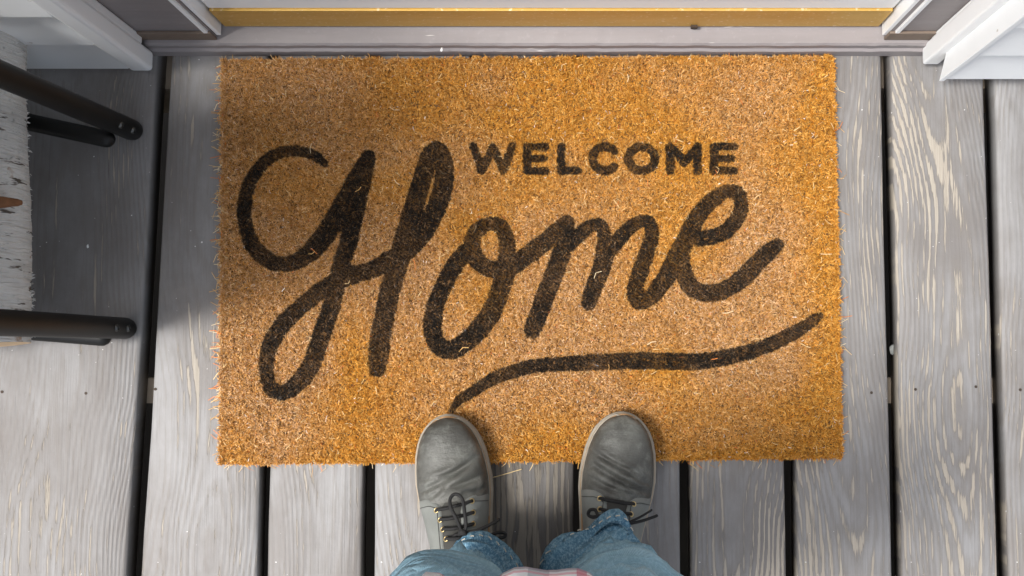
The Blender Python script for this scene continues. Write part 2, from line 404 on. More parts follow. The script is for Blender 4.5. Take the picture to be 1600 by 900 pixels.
# white aluminium channels that hold the door
for s, x0 in ((-1, d0), (1, d1)):
    for k, (o1, o2, dep, zb) in enumerate(((.0005, .007, .012, .000), (.0072, .0125, .008, .006), (.0127, .019, .016, .004))):
        a, b = sorted((x0 + s * o1 - (.0 if s > 0 else 0), x0 + s * o2))
        bevel(mesh_obj('door_channel', *box(a, b, YD - dep, YD + .03, ZB + zb, 2.14), M['white'], door), .001)

# ------------------------------------------------------------------ house walls either side (white boards, corner trim)
def wall(label, x_in, x_out, y_face, z0, end_slant):
    w = thing('house_wall', label, 'wall', ((x_in + x_out) / 2, y_face, 0))
    lo, hi = sorted((x_in, x_out))
    mesh_obj('sheathing', *box(lo + .002, hi - .002, y_face + .022, y_face + .14, z0 + .03, WALL_TOP), M['siding'], w)
    e = .118; k = 0; z = z0
    while z < WALL_TOP:
        top = z + e + .012
        pr = [(y_face, z), (y_face + .021, z + (.0 if k else end_slant)), (y_face + .021, top), (y_face + .014, top)]
        V = [(xx, a, b) for xx in (lo, hi) for a, b in pr]
        Fc = [(0, 1, 2, 3), (7, 6, 5, 4), (0, 4, 5, 1), (1, 5, 6, 2), (2, 6, 7, 3), (3, 7, 4, 0)]
        bevel(mesh_obj('clapboard', V, Fc, M['siding'], w), .0015, 2)
        z += e; k += 1
    return w
zl0 = .028
yl = P(120, 108, zl0)[1]
xL = P(206, 108, zl0)[0]
wallL = wall('white clapboard wall left of the door behind the firewood rack', xL - .004, -2.4, yl, zl0, .0)
zr0 = .05
yr = P(1520, 124, zr0)[1]; xR = P(1476, 124, zr0)[0]
wallR = wall('white clapboard wall right of the door over the bare deck boards', xR, 2.4, yr, zr0, .03)
pr = [(yr - .0025, zr0 - .001), (yr + .05, zr0 + .05), (yr + .05, WALL_TOP), (yr - .0025, WALL_TOP)]
V = [(xx, a, b) for xx in (xR - .008, xR - .0003) for a, b in pr]
bevel(mesh_obj('edge_strip', V, [(0, 1, 2, 3), (7, 6, 5, 4), (0, 4, 5, 1), (1, 5, 6, 2), (2, 6, 7, 3), (3, 7, 4, 0)], M['siding'], wallR), .001)
# corner trims
tl = thing('trim_board', 'white upright trim board at the left edge of the door frame', 'trim', (P(240, 108, .02)[0], yl, 0), 'white trim boards beside the door')
zt = .022
xa = P(240, 108, zt)[0]; yt = P(225, 112, zt)[1]
bevel(mesh_obj('front_board', *box(xL - .003, xa, yt, yt + .030, zt, WALL_TOP), M['white'], tl), .006, 3)
bevel(mesh_obj('back_board', *box(xL - .003, xa - .004, yt + .0302, YD - .0125, ZS + .012, WALL_TOP), M['white'], tl), .003, 2)
tr = thing('trim_board', 'white upright trim board at the right edge of the door frame', 'trim', (P(1450, 98, .02)[0], yr, 0), 'white trim boards beside the door')
xb = P(1441, 96, zt)[0]; yt2 = P(1450, 101, zt)[1]
bevel(mesh_obj('front_board', *box(xb, xb + .024, yt2, yt2 + .028, zt, WALL_TOP), M['white'], tr), .003, 2)
bevel(mesh_obj('back_board', *box(xb + .002, xR + .03, yt2 + .0282, YD - .0125, ZS + .012, WALL_TOP), M['white'], tr), .003, 2)

# ------------------------------------------------------------------ doormat
ZM = .019
MC = dict(tl=P(345, 92, ZM), tr=P(1304, 86, ZM), bl=P(341, 726, ZM), br=P(1318, 716, ZM))
mat_o = thing('doormat', 'coir doormat printed WELCOME Home in black with a swash underline', 'doormat', tuple((MC['tl'] + MC['br']) / 2 * np.array([1, 1, 0])))
def bil(s, t): return (MC['bl'] * (1 - s) + MC['br'] * s) * (1 - t) + (MC['tl'] * (1 - s) + MC['tr'] * s) * t
ns, nt_ = 24, 16; V = []
for i in range(ns):
    for j in range(nt_):
        s = .004 + .992 * i / (ns - 1); t = .006 + .988 * j / (nt_ - 1); p = bil(s, t); V.append((p[0], p[1], .009))
top = grid_faces(ns, nt_); nb = len(V); V += [(a, b, .001) for a, b, c in V]
rim = [i * nt_ for i in range(ns)] + [(ns - 1) * nt_ + j for j in range(1, nt_)] + [i * nt_ + nt_ - 1 for i in range(ns - 2, -1, -1)] + [j for j in range(nt_ - 2, 0, -1)]
Fc = top + [(rim[k], rim[(k + 1) % len(rim)], rim[(k + 1) % len(rim)] + nb, rim[k] + nb) for k in range(len(rim))]
mesh_obj('backing', V, Fc, M['backing'], mat_o)

# lettering strokes: (u, v, width) on the photograph, laid on the mat
HOME = [
 [(506,254,12),(490.5,242,16.5),(471,236,17),(451,234.5,18),(427,241,19.5),(406.5,257,20),(390.5,279.5,21),(382,306,22),(379.5,333,22.5),(384,360,23.5),(394,384,25),(415,404,25),(438,412,24),(466,406,26),(491,384.5,31),(516,352,33),(540,312,33),(558,278,32),(574,246,25)],
 [(574,246,24),(563,290,28),(552,340,28),(541,385,28),(532,413,28),(524,447,28),(515.5,480,28.5),(502,520,28.5),(489,560,28.5),(472.5,589,28),(457,605,26),(440,613.5,24),(421,606.5,22.5),(415,584,22.5),(415.5,557,23.5),(423,533,26),(439,508,27),(460,486.5,25.5),(489,462,27),(513,446,27),(548,430,27),(579,421,26),(602,409,29),(624,398,30),(655,370,30),(677,333,31),(689.5,299,31),(694,267,29),(691,245,28),(681,233,28),(669,245,28),(661,272,29.5),(650,307,31),(639,347,32),(628,381,32),(616,427,32),(608,453,32),(597,507,31.5),(591,547,32),(589,576,26)],
 [(727.5,393.5,28),(711,411.5,28),(695.5,439.5,27.5),(683,467,27),(676.5,492,28.5),(675.5,517,28.5),(683,538,28),(702.5,547,28.5),(726,535,29.5),(749,513,31),(768,486,31),(779,459,30),(786.5,434,31),(792,403,28),(791.5,375.5,25.5),(782,353,23.5),(765,348.5,21),(748,357,24),(738,373,25.5),(738.5,391,26.5),(748,409,26.5),(768,420,27),(793,417,30),(820,401,29),(841.5,385,28.5),(863.5,366.5,28),(884,347,22),(888,346,20)],
 [(888,347,20),(884,370,26),(877,396,29.5),(866.5,425,29),(855,454.5,29),(843,486,29),(833,512,27),(831,517,25)],
 [(880,388,27),(907,365,22.5),(923,352,20),(938,351,20.5),(944,364,21),(946,380,25),(944,400.5,28.5),(938,425,28),(928,449.5,27),(922,467,26),(920,473,23)],
 [(950,392,26),(969,371,23),(985.5,354,22),(1003,344,19),(1016,349,21),(1018.5,369,22.5),(1011.5,393,24),(1003,418,25.5),(994.5,442,25),(993.5,461,26),(1001,470.5,25),(1021,460,26),(1038.5,437,28),(1052,415.5,31),(1067.5,382,28.5),(1082,354,27.5),(1097,329,26),(1114.5,311,24.5),(1136,298.5,21),(1153,299.5,21),(1159,317,22),(1155,337,23.5),(1139,357,24),(1118,368,24.5),(1094,372,25)],
 [(1072,384,22),(1066,400,24),(1068,415,25),(1071,431,27),(1080.5,447,28),(1099.5,457,27),(1123,456.5,27),(1146.5,445,27),(1167,429,28.5),(1185,409.5,27),(1202.5,393,26),(1217,381,19)]]
SWASH = [[(704.5,641.5,9),(716.5,626,15),(739.5,611,18),(770,592,20),(800.5,580.5,21.5),(838.5,571.5,22.5),(880.5,568.5,24),(926,566,25.5),(987,564,27),(1040.5,564.5,27),(1090,565,26.5),(1128.5,559.5,25.5),(1166.5,551,24.5),(1204.5,538,23),(1243,519.5,22),(1269.5,502.5,19),(1281,494,14)]]
arc = lambda cx, cy, rx, ry, a0, a1, w, n=20: [(cx + rx * math.cos(math.radians(a0 + (a1 - a0) * i / n)), cy + ry * math.sin(math.radians(a0 + (a1 - a0) * i / n)), w) for i in range(n + 1)]
L = lambda *p, w=12.5: [(a, b, w) for a, b in p]
WELC = [L((739,227),(752.5,265),w=12), L((752.5,265),(770,229),w=12), L((770,229),(786,265),w=12), L((786,265),(800,227),w=12),
 L((823.5,228),(823.5,265.5)), L((823.5,227.5),(853,227.5),w=11), L((823.5,246.6),(850,246.6),w=11), L((823.5,265.7),(853,265.7),w=11),
 L((877,228),(877,265.5)), L((877,265.7),(903,265.7),w=11), arc(945.5,246.6,19,18.8,42,318,13), arc(1003.5,246.6,20.5,18.8,0,360,13),
 L((1048,265.5),(1048,228),w=13), L((1048,228),(1070,252.8),w=12.5), L((1070,252.8),(1090.6,228),w=12.5), L((1090.6,228),(1090.6,265.5),w=13),
 L((1116.5,228),(1116.5,265.5)), L((1116.5,227.5),(1148,227.5),w=11), L((1116.5,246.6),(1144,246.6),w=11), L((1116.5,265.7),(1149,265.7),w=11)]
def world_strokes(S, smooth=True):
    out = []
    for st in S:
        q = smooth_path(st, 4) if smooth and len(st) > 2 else np.array(st, float)
        w = np.array([P(a, b, ZM) for a, b, c in q]); out.append(np.column_stack([w[:, 0], w[:, 1], q[:, 2] * .5 * (CAM_H - ZM) / F]))
    return out
def ink_mask(x, y, strokes):
    """signed distance (m) to the strokes, negative inside"""
    d = np.full(x.shape, .05)
    for st in strokes:
        m = 0.02; sel = np.nonzero((x > st[:, 0].min() - m) & (x < st[:, 0].max() + m) & (y > st[:, 1].min() - m) & (y < st[:, 1].max() + m))[0]
        if not len(sel): continue
        xs, ys = x[sel], y[sel]; dd = d[sel]
        for a, b in zip(st[:-1], st[1:]):
            ex, ey = b[0] - a[0], b[1] - a[1]; L2 = ex * ex + ey * ey + 1e-12
            t = np.clip(((xs - a[0]) * ex + (ys - a[1]) * ey) / L2, 0, 1)
            dd = np.minimum(dd, np.hypot(xs - a[0] - t * ex, ys - a[1] - t * ey) - (a[2] + t * (b[2] - a[2])))
        d[sel] = dd
    return d
WELC = [[(a, b, w * 1.13) for a, b, w in st] for st in WELC]; HOME = [[(a, b, w * 1.04) for a, b, w in st] for st in HOME]
WORDS = [world_strokes(WELC), world_strokes(HOME), world_strokes(SWASH)]

def fibres(N):
    s = rng.random(N); t = rng.random(N)
    e = 0.16; edge = rng.random(N) < .05     # a denser rim
    side = rng.integers(0, 4, N); off = rng.random(N) * .006
    s = np.where(edge & (side == 0), off, np.where(edge & (side == 1), 1 - off, s)); t = np.where(edge & (side == 2), off, np.where(edge & (side == 3), 1 - off, t))
    b = (MC['bl'][None] * (1 - s)[:, None] + MC['br'][None] * s[:, None]) * (1 - t)[:, None] + (MC['tl'][None] * (1 - s)[:, None] + MC['tr'][None] * s[:, None]) * t[:, None]
    x, y = b[:, 0], b[:, 1]
    clump = vnoise(x, y, 160); az = rng.random(N) * 2 * np.pi
    az = np.where(rng.random(N) < .55, vnoise(x + 3, y, 90) * 4 * np.pi + rng.normal(0, .5, N), az)
    lean1 = np.abs(rng.normal(.55, .35, N)); lean2 = lean1 + np.abs(rng.normal(.5, .4, N)); lean2 = np.clip(lean2, 0, 1.75)
    Ln = rng.uniform(.0034, .0064, N) * (.75 + .5 * clump); stray = rng.random(N) < .006; Ln = np.where(stray, Ln * 2.0, Ln); lean2 = np.where(stray, 1.5, lean2)
    az2 = az + rng.normal(0, .9, N)
    # at the rim they lean outwards
    p0 = np.column_stack([x, y, .0065 + .0035 * clump + rng.random(N) * .002])
    def step(p, a, l, L): return p + np.column_stack([np.cos(a) * np.sin(l) * L, np.sin(a) * np.sin(l) * L, np.cos(l) * L])
    p1 = step(p0, az, lean1, Ln * .6); p2 = step(p1, az2, lean2, Ln * .6)
    w = rng.uniform(.00030, .00068, N); w = np.where(stray, w * .9, w)
    side = lambda a: np.column_stack([-np.sin(a), np.cos(a), np.zeros(N)])
    tw = rng.normal(0, .5, N)
    V = np.stack([p0 - side(az) * w[:, None], p0 + side(az) * w[:, None], p1 - side(az + tw * .5) * w[:, None], p1 + side(az + tw * .5) * w[:, None],
                  p2 - side(az2 + tw) * w[:, None] * .55, p2 + side(az2 + tw) * w[:, None] * .55], 1)
    V[:, :, 2] = np.maximum(V[:, :, 2], .003)
    # fibre colours
    pal = np.array([(.56, .31, .085), (.66, .40, .135), (.78, .56, .28), (.60, .30, .055), (.33, .155, .045), (.70, .46, .20)])
    pr = np.array([.28, .24, .11, .16, .09, .12]); k = rng.choice(6, N, p=pr); c = pal[k] * rng.uniform(.68, 1.16, N)[:, None] * np.array([[.97, .845, .70]])
    gold = vnoise(x, y, 7) * .6 + vnoise(x + 9, y, 19) * .4
    gold = gold + .30 * np.exp(-(1 - s) / .05) + .25 * np.exp(-t / .05) + .22 * np.exp(-((s - .55) / .25) ** 2 - ((t - .75) / .2) ** 2) - .22 * np.exp(-((s - .1) / .25) ** 2) - .15 * np.exp(-((s - .75) / .2) ** 2 - ((t - .35) / .2) ** 2)
    gold = np.clip((gold - .28) * 2.3, 0, 1)[:, None]
    c = c * (1 - gold) * np.array([1.02, 1.10, 1.55]) + c * gold * np.array([1.02, .94, .58])
    pale = stray & (rng.random(N) < .35); c = np.where(pale[:, None], np.array([(.74, .54, .27)]), c)
    red = rng.random(N) < .004; c = np.where(red[:, None], np.array([(.60, .16, .04)]), c)
    white = rng.random(N) < .003; c = np.where(white[:, None], np.array([(.82, .78, .70)]), c)
    C = np.repeat(c[:, None, :], 6, 1)
    # print: ink sits wherever the fibre passes under the stencil
    fx, fy = V[:, :, 0].reshape(-1), V[:, :, 1].reshape(-1)
    word = np.full(N, -1); ink = np.zeros(N * 6, bool)
    rough = (vnoise(fx, fy, 260) - .5) * .0022
    for wi, st in enumerate(WORDS):
        d = ink_mask(fx, fy, st) + rough; m = d < 0; ink |= m
        word[m.reshape(N, 6)[:, 2:5].sum(1) >= 2] = wi
    thin = vnoise(x, y, 22) * .55 + vnoise(x + 5, y + 5, 60) * .45
    hatch = .5 + .5 * np.sin((x * .75 + y) * 2 * np.pi / .0036)
    worn = rng.random(N) < np.clip(.02 + .24 * np.clip((thin - .38) * 2.2, 0, 1) + .22 * (hatch > .72), 0, .55)
    inkc = np.where(rng.random((N, 1)) < .22, np.array([(.045, .032, .02)]), np.array([(.0105, .0095, .008)]))
    inkc = np.where(worn[:, None], c * np.array([.30, .30, .33]), inkc)
    hv = (.5 + .5 * np.sin((fx * .72 + fy) * 2 * np.pi / .0052)).reshape(N, 6); tl_ = np.clip((thin - .32) * 1.7, .08, .55)[:, None]
    IK = np.repeat(inkc[:, None, :], 6, 1); lite = np.clip((hv - .55) * 2.4, 0, 1) * tl_
    IK = IK * (1 - lite[:, :, None]) + lite[:, :, None] * (c * np.array([.34, .33, .36]))[:, None, :]
    C = np.where(ink.reshape(N, 6)[:, :, None], IK, C)
    return V, C, word
def fibre_obj(name, V, C, parent):
    N = len(V); me = bpy.data.meshes.new(name)
    me.vertices.add(N * 6); me.vertices.foreach_set('co', V.reshape(-1).astype(np.float32))
    base = np.arange(N)[:, None] * 6; q = np.concatenate([base + np.array([[0, 1, 3, 2]]), base + np.array([[2, 3, 5, 4]])], 1).reshape(-1)
    me.loops.add(len(q)); me.loops.foreach_set('vertex_index', q.astype(np.int32))
    me.polygons.add(N * 2); me.polygons.foreach_set('loop_start', (np.arange(N * 2) * 4).astype(np.int32))
    try: me.polygons.foreach_set('loop_total', np.full(N * 2, 4, np.int32))
    except Exception: pass
    a = me.attributes.new('col', 'FLOAT_COLOR', 'POINT'); a.data.foreach_set('color', np.concatenate([C, np.ones((N, 6, 1))], 2).reshape(-1).astype(np.float32))
    me.update(calc_edges=True); me.validate()
    o = link_mesh(name, me, M['fibre'], parent, True); o['kind'] = 'stuff'; return o
FV, FC, FW = fibres(450000)
o = fibre_obj('pile', FV[FW < 0], FC[FW < 0], mat_o); o['label'] = 'golden brown coir pile'
for wi, (nm, lb) in enumerate((('printed_word', 'black capitals reading WELCOME'), ('printed_word', 'large black brush script reading Home'), ('printed_swash', 'black curved underline'))):
    o = fibre_obj(nm, FV[FW == wi], FC[FW == wi], mat_o); o['label'] = lb
# loose long fibres on the top and hanging out of the rim
def strays(N, rim):
    parts = []; cols = []
    V = []; C = []
    for i in range(N):
        if rim:
            sd_ = random.choice('lllltbr'); q = random.random()
            s, t = {'l': (.002, q), 'r': (.998, q), 't': (q, .995), 'b': (q, .004)}[sd_]
            ang = {'l': math.pi, 'r': 0, 't': math.pi / 2, 'b': -math.pi / 2}[sd_] + random.gauss(0, .9); z = random.uniform(.004, .016); Ln = random.uniform(.008, .024)
        else:
            s, t = random.random(), random.random() ** .7; ang = random.uniform(0, 6.28); z = .0175; Ln = random.uniform(.008, .018)
        p = bil(s, t); p = np.array([p[0], p[1], z]); w = random.uniform(.0003, .0005); bend = random.gauss(0, .9); rows = []
        for k in range(3):
            sd2 = np.array([-math.sin(ang), math.cos(ang), 0]) * w; rows += [p - sd2, p + sd2]
            p = p + np.array([math.cos(ang), math.sin(ang), 0]) * Ln / 2; p[2] = max(.0025, p[2] + random.uniform(-.001, .0008) - (.004 if rim else 0)); ang += bend
        V.append(rows); c = random.choice([(.66, .47, .24), (.62, .38, .14), (.62, .20, .05), (.44, .24, .08), (.74, .60, .38)]); C.append([c] * 6)
    return np.array(V), np.array(C)
sv, sc_ = strays(520, True); fibre_obj('fringe', sv, sc_, mat_o)
sv, sc_ = strays(60, False); fibre_obj('loose_fibre', sv, sc_, mat_o)

# ------------------------------------------------------------------ firewood rack with birch logs
pl, pu = P(196, 513, .015), P(206, 203, .015)
tlow, tup = P(-150, 497, .56), P(-150, 52, .56)
tlow, tup = pl + (tlow - pl) * 1.95, pu + (tup - pu) * 1.95
rack = thing('firewood_rack', 'black tubular steel firewood rack at the left edge of the deck', 'log rack', (float(pl[0]) - .2, float((pl[1] + pu[1]) / 2), 0))
RW = .37
R = .0155
for b, t in ((pl, tlow), (pu, tup)):
    post = mesh_obj('post', *tube(smooth_path([b, b + (t - b) * .5, t], 4), R, 16, caps='round'), M['black'], rack, True)
    dirv = (t - b) / np.linalg.norm(t - b); tocam = np.array([0, 0, CAM_H]) - b; tocam = tocam - dirv * np.dot(tocam, dirv); tocam /= np.linalg.norm(tocam)
    for s in (.030, .072):
        c = b + dirv * s + tocam * (R - .001)
        hd = mesh_obj('screw', *tube([c, c + tocam * .0022, c + tocam * .0034], [.0052, .0050, .0028], 12), M['screw'], post, True)
    # far side post
    b2 = b + np.array([-RW, 0, 0]); t2 = np.array([b2[0] - (t[0] - b[0]), t[1], t[2]])
    mesh_obj('post', *tube([b2, t2], R, 16, caps='round'), M['black'], rack, True)
for (u0, v0, u1, v1) in ((166, 217, 0, 181), (160, 527, 0, 514)):
    a, c = P(u0, v0, .05), P(u1, v1, .05); d = (c - a) / np.linalg.norm(c - a)
    mesh_obj('foot_rail', *tube([a, a + d * .1, a + d * (RW - .02)], .0125, 14, caps='round'), M['black'], rack, True)
for xx in (.17, .31):
    mesh_obj('cross_rail', *tube([(pl[0] - xx, pl[1] - .01, .075), (pl[0] - xx, pu[1] + .01, .075)], .011, 12, caps='round'), M['black'], rack, True)

def log(c0, c1, r, label, seed, flake=0):
    c0 = np.array(c0, float); c1 = np.array(c1, float); ctr = (c0 + c1) / 2
    t = thing('birch_log', label, 'log', tuple(ctr - np.array([0, 0, r])), 'birch logs in the firewood rack')
    rr = np.random.default_rng(seed); n, m = 28, 26; ax = c1 - c0; Ln = np.linalg.norm(ax); ax /= Ln
    e1 = np.cross(ax, [0, 0, 1.]); e1 /= np.linalg.norm(e1); e2 = np.cross(e1, ax)
    ph = rr.random(6) * 6.28; V = []
    for i in range(m):
        tt = i / (m - 1)
        for k in range(n):
            a = 2 * math.pi * k / n
            q = r * (1 + .05 * math.sin(2 * a + ph[0] + tt) + .03 * math.sin(3 * a + ph[1] + 2 * tt) + .025 * math.sin(9 * tt + ph[2] + a) + rr.normal(0, .008))
            V.append(e1 * q * math.cos(a) + e2 * q * math.sin(a) + ax * Ln * (tt - .5))
    # local frame: origin at the log's middle, y along it
    Fc = grid_faces(m, n, False, True)
    bark = mesh_obj('bark', V, Fc, M['birch'], None, True); bark.location = ctr; adopt(bark, t)
    for en in (0, m - 1):
        ring_ = V[en * n:(en + 1) * n]; c = sum(ring_) / n; VV = [v * 1.0 for v in ring_] + [c + (v - c) * .5 for v in ring_] + [c]
        ff = [(k, (k + 1) % n, n + (k + 1) % n, n + k) for k in range(n)] + [(n + k, n + (k + 1) % n, 2 * n) for k in range(n)]
        g = mesh_obj('cut_end', VV, ff, M['cutwood'], None); g.location = ctr; adopt(g, t)
    if flake:
        parts = []
        for i in range(flake):
            a = rr.uniform(-.9, 1.9); y = rr.uniform(-.49, .49) * Ln
            # the side facing the mat
            nrm = (e1 * math.cos(a) + e2 * math.sin(a)); 
            if nrm[0] < 0: nrm = nrm * np.array([-1, 1, 1])
            p = nrm * r * .985 + ax * y; tg = np.cross(ax, nrm); l = rr.uniform(.002, .010) * (1.6 if rr.random() < .08 else 1); w = rr.uniform(.0006, .0022)
            d1 = nrm * rr.uniform(.3, 1) + tg * rr.uniform(-.5, .5) + ax * rr.uniform(-.6, .6)
            parts.append(([p - ax * w, p + ax * w, p + ax * w * .7 + d1 * l * .6, p - ax * w * .7 + d1 * l * .6, p + d1 * l + tg * l * .3], [(0, 1, 2, 3), (3, 2, 4)]))
        g = mesh_obj('peeling_bark', *join(parts), M['birch'], None); g.location = ctr; adopt(g, t); g['kind'] = 'stuff'
    return t, ctr
zc = .162; r0 = .072
e0 = P(34, 540, zc + .02); e1_ = P(18, 28, zc + .02)
lt, lc = log((e0[0] - r0 - .004, e0[1], zc), (e1_[0] - r0 - .004, e1_[1], zc), r0, 'white birch log lying lowest in the rack beside the deck boards', 3, 1500)
kp = P(12, 318, zc + .045)
kn = mesh_obj('knot', *tube(smooth_path([kp + np.array([-.03, -.004, .012]), kp + np.array([-.008, 0, .010]), kp + np.array([.012, .003, -.012])], 4), [.004, .006, .0075, .008, .008, .0075, .006, .005, .003], 10), M['knot'], None, True); adopt(kn, lt)
ym0, ym1 = e0[1] + .01, e1_[1] - .02
base_x = float(e0[0]) - r0
k = 0
ords = ['bottom', 'second', 'third', 'fourth', 'fifth', 'sixth', 'seventh', 'topmost']
spots, labels = [], []
for row in range(8):  # unseen stack, inferred from the mat's shadow and shaped to cast it
    ex = base_x if row == 0 else float(pl[0]) - (.075 if row == 1 else .022) - .068
    for c, (dx, w) in enumerate(((0, 'next to the posts'), (-.142, 'at its far side'))):
        if row == 0 and c == 0 or row > 1 and c == 1: continue
        spots.append((ex - base_x + dx - .02 * (row % 2) * (c > 0), row)); labels.append('unseen birch log in the %s row of the rack, %s' % (ords[row], w))
for (dx, row), lb in zip(spots, labels):
    z = zc + row * .128; r = random.uniform(.062, .068); j = random.uniform(-.025, .025); far = ym1 if row < 2 else min(ym1, .335)
    log((base_x + dx, ym0 + j, z), (base_x + dx + random.uniform(-.012, .006), far + j, z), r, lb, 20 + k); k += 1

# ------------------------------------------------------------------ person: boots, jeans, shirt
person = thing('person', 'person standing at the mat in grey lace-up boots, blue jeans and a plaid shirt', 'person', (-.04, -.28, 0))
dS = np.array([0, 3, 8, 15, 25, 38, 55, 75, 95, 115, 140, 170, 200, 230, 258, 280, 292, 298]) / 1000
wS = np.array([0, 14, 23, 31, 39, 45.5, 50.5, 53.5, 55, 54, 50, 45.5, 42.5, 41, 39, 33, 22, 0]) / 1000
dH = np.array([0, 4, 9, 16, 26, 40, 60, 80, 100, 118, 135, 150, 170, 200, 240, 298]) / 1000
hH = np.array([4, 12, 19, 25.5, 31, 35, 38.5, 41, 45.5, 53, 63, 73, 86, 98, 100, 96]) / 1000
ZSOLE = .031
def boot(toe_px, ang, creases, quarters_px, label):
    toe = P(toe_px[0], toe_px[1], .03); ca, sa = math.cos(ang), math.sin(ang)
    ctr0 = np.array([toe[0], toe[1], 0])
    def W(x, d, z):      # local -> world; d runs back from the toe, slight rise on the mat
        z = z + .017 * max(0, 1 - d / .24)
        return np.array([ctr0[0] + x * ca + d * sa, ctr0[1] + x * sa - d * ca, z])
    def inv(u, v, z=.07):
        p = P(u, v, z) - ctr0; return p[0] * ca + p[1] * sa, p[0] * sa - p[1] * ca
    CR = [(inv(*a), inv(*b), A, s) for a, b, A, s in creases]
    def wo(d): return float(np.sqrt(np.interp(d, dS, wS ** 2)))
    def wu(d): return max(min(wo(d) - .0048, wo(max(d - .0046, 0))), .0008)
    def disp(x, d):
        z = 0.0
        for (x0, y0), (x1, y1), A, s in CR:
            ex, ey = x1 - x0, y1 - y0; L2 = ex * ex + ey * ey; t = ((x - x0) * ex + (d - y0) * ey) / L2
            tt = min(max(t, 0), 1); bow = .0025 * math.sin(tt * math.pi); nx, ny = -ey / math.sqrt(L2), ex / math.sqrt(L2)
            qx, qy = x - (x0 + tt * ex) - nx * bow, d - (y0 + tt * ey) - ny * bow
            sd_ = qx * nx + qy * ny; al = math.hypot(qx - sd_ * nx, qy - sd_ * ny)
            env = math.exp(-(al / .006) ** 2) * (.35 + .65 * math.sin(math.pi * min(max(tt, .03), .97)))
            z += 2.2 * env * A * (-math.exp(-(sd_ / s) ** 2) + .62 * math.exp(-((sd_ - 2.1 * s) / (1.5 * s)) ** 2) + .45 * math.exp(-((sd_ + 2.1 * s) / (1.4 * s)) ** 2))
        return z
    def ztop(x, d):
        w = max(wu(d), .002); H = np.interp(d, dH, hH); b = np.interp(d, [0, .08, .15], [.78, .95, 1.25]); q = np.interp(d, [0, .08, .15], [.62, .72, .85])
        c = min(abs(x) / w, .9999) ** (1 / b); return ZSOLE + H * (1 - c * c) ** (.5 * q)
    bt = None
    # vamp / upper
    nd, na = 84, 49; V = []; ds = np.concatenate([np.concatenate([[.0047, .0054, .0066, .0084, .0105], np.linspace(.013, .03, 12)])[:-1], np.linspace(.03, .135, 44)[:-1], np.linspace(.135, .2895, 26)])
    for d in ds:
        w = wu(d)
        for k in range(na):
            a = math.pi * k / (na - 1); x = -w * math.cos(a) * .9995; x = -w * (1 if math.cos(a) > 0 else -1) * abs(math.cos(a)) ** .9
            x = max(-w * .9995, min(w * .9995, x)); z = ztop(x, d)
            if k in (0, na - 1): z = ZSOLE - .002
            z += disp(x, d) * min(1, (z - ZSOLE) / .012) if z > ZSOLE else 0
            V.append(W(x, d, z))
    Fc = [f[::-1] for f in grid_faces(len(ds), na)]
    Fc += [tuple(range(na)), tuple(range((len(ds) - 1) * na, len(ds) * na))[::-1]]
    bt = mesh_obj('boot', V, Fc, M['leather'], person, True); bt['label'] = label
    # sole layers
    def layer(nm, grow, z0, z1, mat, rnd=.002):
        n = 90; dd = .149 * (1 - np.cos(np.linspace(0, math.pi, n))); ol = []
        for s in (-1, 1):
            rng_ = dd if s < 0 else dd[::-1][1:-1]
            for d in rng_: ol.append((s * wo(d), d))
        cxd = (0, .149); VV = []
        for g, z in ((grow - rnd, z0), (grow, z0 + rnd), (grow, z1 - rnd), (grow - rnd, z1)):
            for x, d in ol:
                l = math.hypot(x, (d - .149)); VV.append(W(x + (g * x / .05 if abs(x) > 0 else 0), d + g * (d - .149) / .149, z))
        n2 = len(ol); ff = grid_faces(4, n2, False, True) + [tuple(range(n2))[::-1], tuple(range(3 * n2, 4 * n2))]
        return mesh_obj(nm, VV, ff, mat, bt, False)
    layer('outsole', .0, .002, .020, M['sole']); layer('midsole', -.0010, .0202, .0262, M['sole']); layer('welt', -.0024, .0264, ZSOLE + .0006, M['welt'], .001)
    mesh_obj('welt_piping', *tube([W(s * max(wo(d) - .0042, .0), max(d, .0044), ZSOLE + .0008) for s, dl in ((-1, np.linspace(.005, .15, 50)[::-1]), (1, np.linspace(.005, .15, 50)[1:])) for d in dl], .0011, 6), M['sole'], bt, True)
    # tongue
    V = []; 
    for d in np.linspace(.118, .20, 20):
        for x in np.linspace(-.018, .018, 9) * min(1, .45 + (d - .118) / .02): V.append(W(x, d, ztop(x, d) + .0012 + disp(x, d) * max(0, 1 - (d - .11) / .01)))
    mesh_obj('tongue', V, [f[::-1] for f in grid_faces(20, 9)], M['tongue'], bt, True)
    # quarters: flaps that carry the eyelets
    eyes = []
    for s, (fr_px, eyes_px, gap) in zip((-1, 1), quarters_px):
        xf, df = inv(*fr_px, .085); nb_, nd_ = 16, 22; V = []; U = []
        for j in range(nd_):
            for i in range(nb_):
                uu = i / (nb_ - 1); vv = j / (nd_ - 1)
                rc = .020; uc = min(uu / .38, 1); d0_ = df + rc * (1 - math.sqrt(max(0, 1 - (1 - uc) ** 2))) + .010 * max(0, uu - .38)
                d = d0_ + (.205 - d0_) * vv; wv = wu(d)
                b0 = math.asin(min(.9, (gap + .0) / wv)); be = b0 + (1.53 - b0) * uu; x = s * wv * math.sin(be)
                edge = min(i, j, 2) / 2.0; off = -.0010 + .0064 * edge ** .35
                z = ztop(x, d) + off * (1 if uu < .8 else 1 - (uu - .8) * 2)
                V.append(W(x * (1 + .02 * uu), d, z))
        ff = grid_faces(nd_, nb_); ff = [f[::-1] for f in ff] if s > 0 else ff
        q = mesh_obj('quarter', V, ff, M['suede'], bt, True)
        # stitch line just inside the edge
        st = []
        for i in range(0, nb_ - 1):
            p = V[1 * nb_ + i]; st.append((np.array(V[2 * nb_ + i]) + np.array([0, 0, .0006])))
